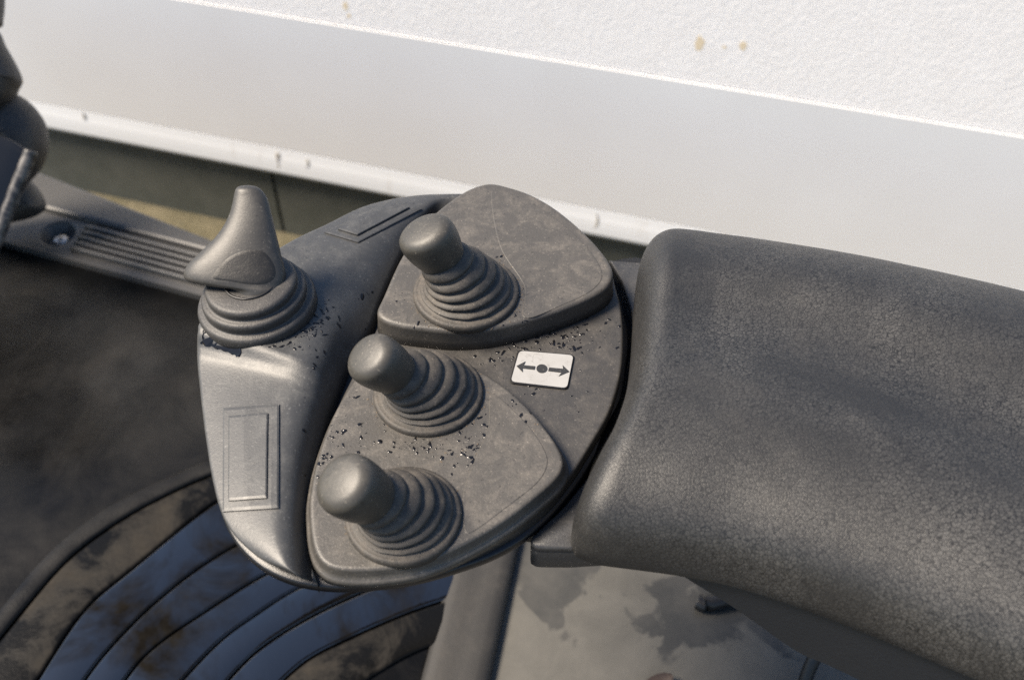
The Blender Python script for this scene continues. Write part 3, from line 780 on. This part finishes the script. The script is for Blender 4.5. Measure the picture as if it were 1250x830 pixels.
# ------------------------------------------------------------------ loose things on the floor
zf = ZF-.006
cb = cr([at((978, 842), zf)+Z*.01, at((984, 824), zf)+Z*.03, at((998, 806), zf)+Z*.05, at((1020, 792), zf)+Z*.07, at((1060, 790), zf)+Z*.08], 8)
o = tube('black_cable', cb, .006, M['black']); o['label'] = 'thin black cable curving down from beneath the armrest'; o['category'] = 'cable'
rd = [at((850, 738), zf)+Z*.007, at((862, 741), zf)+Z*.007, at((900, 733), zf)+Z*.010, at((980, 722), zf)+Z*.012]
o = tube('black_rod', cr(rd, 6), .0075, M['black']); o['label'] = 'short black rod end poking out from below the armrest'; o['category'] = 'rod'
lc = at((799, 845), zf)+Z*.004; V, F = [], []
for i in range(9):
    t_ = i/8*2-1; wl = .010*(1-t_*t_)**.7+.0008
    for s in (-1, 0, 1):
        V.append(lc+Vector((.020*t_*.8+s*wl*.6, .020*t_*.6-s*wl*.8, .004*abs(s)+.003*t_)))
for i in range(8):
    for j in range(2): F.append((i*3+j, i*3+j+1, (i+1)*3+j+1, (i+1)*3+j))
n0 = len(V); V += [v-Z*.0006 for v in V]; F += [tuple(n0+k for k in f_) for f_ in F]
o = mesh('fallen_leaf', V, F, M['leaf']); o['label'] = 'small curled reddish brown leaf on the grey floor plate'; o['category'] = 'leaf'

# ------------------------------------------------------------------ droplets and grime flecks on the console
def drops(name, clusters, bv, mat, parent, rmin, rmax, seed, flat_=.28, elong=2.4):
    rd_ = random.Random(seed); V, F = [], []
    for (cx, cy, sx, sy, n_) in clusters:
        for _ in range(int(n_*.75)):
            px = (rd_.gauss(cx, sx), rd_.gauss(cy, sy)); l, nr = hit(bv, px)
            if l is None or nr.z < .5: continue
            r_ = rmin+(rmax-rmin)*rd_.random()**2.2; a0 = rd_.random()*6.28; el = 1+rd_.random()*(elong-1)
            _, x_, y_ = frame(nr); k0_ = len(V); m8 = 10
            x2 = x_*math.cos(a0)+y_*math.sin(a0); y2 = nr.cross(x2)
            js_ = [1+.95*(rd_.random()-.5) for _ in range(m8)]
            for f_, h_ in ((1.0, -.05), (.82, .55), (.45, .95)):
                for i in range(m8):
                    a = 2*math.pi*i/m8; V.append(l+x2*r_*el*f_*js_[i]*math.cos(a)+y2*r_*f_*js_[i]*math.sin(a)+nr*r_*h_*flat_)
            V.append(l+nr*r_*flat_)
            for q in range(2):
                for i in range(m8):
                    j = (i+1) % m8; F.append((k0_+q*m8+i, k0_+q*m8+j, k0_+(q+1)*m8+j, k0_+(q+1)*m8+i))
            for i in range(m8): F.append((k0_+2*m8+i, k0_+2*m8+(i+1) % m8, k0_+3*m8))
    return stuff(mesh(name, V, F, mat, parent))
bvd, bvu, bvl = bvh_of(deck), bvh_of(upl), bvh_of(lpl)
def only(bv_t):
    class B:
        def ray_cast(self, o_, d_):
            l, n_, i_, s_2 = bv_all.ray_cast(o_, d_); l2, n2, i2, s2 = bv_t.ray_cast(o_, d_)
            if l is None or l2 is None or (l-l2).length > 1e-4: return None, None, None, None
            return l2, n2, i2, s2
    return B()
drops('water_drops', [(672, 418, 30, 9, 110), (640, 470, 18, 14, 30), (700, 395, 22, 8, 60), (620, 438, 18, 8, 50), (690, 490, 20, 25, 16), (735, 400, 10, 30, 14)], only(bvd), M['drop'], deck, .0002, .0012, 1)
drops('water_drops', [(636, 375, 8, 12, 60), (610, 320, 14, 8, 14), (640, 325, 40, 30, 26), (530, 395, 24, 5, 30), (500, 370, 14, 12, 12)], only(bvu), M['drop'], upl, .00015, .0009, 2)
drops('water_drops', [(600, 535, 30, 22, 95), (560, 545, 34, 16, 60), (625, 505, 16, 12, 40), (415, 515, 14, 20, 40), (440, 540, 25, 10, 30), (510, 545, 25, 6, 40), (575, 620, 10, 24, 14), (395, 555, 6, 15, 16)], only(bvl), M['drop'], lpl, .0002, .0011, 3)
drops('water_drops', [(390, 385, 10, 12, 50), (372, 405, 14, 6, 60), (395, 440, 14, 20, 14), (400, 490, 6, 14, 12), (372, 600, 5, 50, 14), (450, 370, 8, 18, 16), (340, 420, 20, 3, 30)], only(bv_cap), M['drop'], cap, .0002, .0011, 4)
# wet splash beside the switch boot
spl = [(247, 404), (254, 402), (260, 407), (270, 410), (284, 413), (291, 418), (294, 428), (291, 436), (284, 433), (270, 427), (256, 423), (246, 420), (248, 414)]
P, nn = [], Vector()
for q in cr([(*p, 0) for p in spl], 6, True):
    l, nr = hit(bv_cap, q)
    if l: P.append(l+Vector((mnoise.noise(l*400), mnoise.noise(l*400+Z*9), 0))*.0012); nn += nr
stack('wet_splash', P, nn.normalized(), [(0, -.0012), (0, .0005)], M['drop'], cap, False)

# dry crumbs of dirt caught round the bellows
m, t, p = new_mat('dirt_crumb'); M['crumb'] = m; p.inputs['Base Color'].default_value = (.10, .078, .055, 1); p.inputs['Roughness'].default_value = .95
def ring_cl(cx, cy, a, b, n_, a0, a1):
    return [(cx+a*math.cos(R(a0+(a1-a0)*k/n_)), cy+b*math.sin(R(a0+(a1-a0)*k/n_)), 2.6, 2.2, 5) for k in range(n_)]
drops('dirt_crumbs', ring_cl(569, 358, 68, 49, 40, -60, 170)+[(640, 345, 10, 14, 40), (590, 318, 14, 7, 30), (680, 330, 40, 25, 40)], only(bvu), M['crumb'], upl, .00010, .00045, 11, .6)
drops('dirt_crumbs', ring_cl(523, 481, 70, 51, 40, -50, 180)+ring_cl(493, 630, 74, 55, 40, -80, 180)+[(660, 520, 12, 22, 60), (560, 548, 40, 14, 40)], only(bvl), M['crumb'], lpl, .00010, .00045, 12, .6)
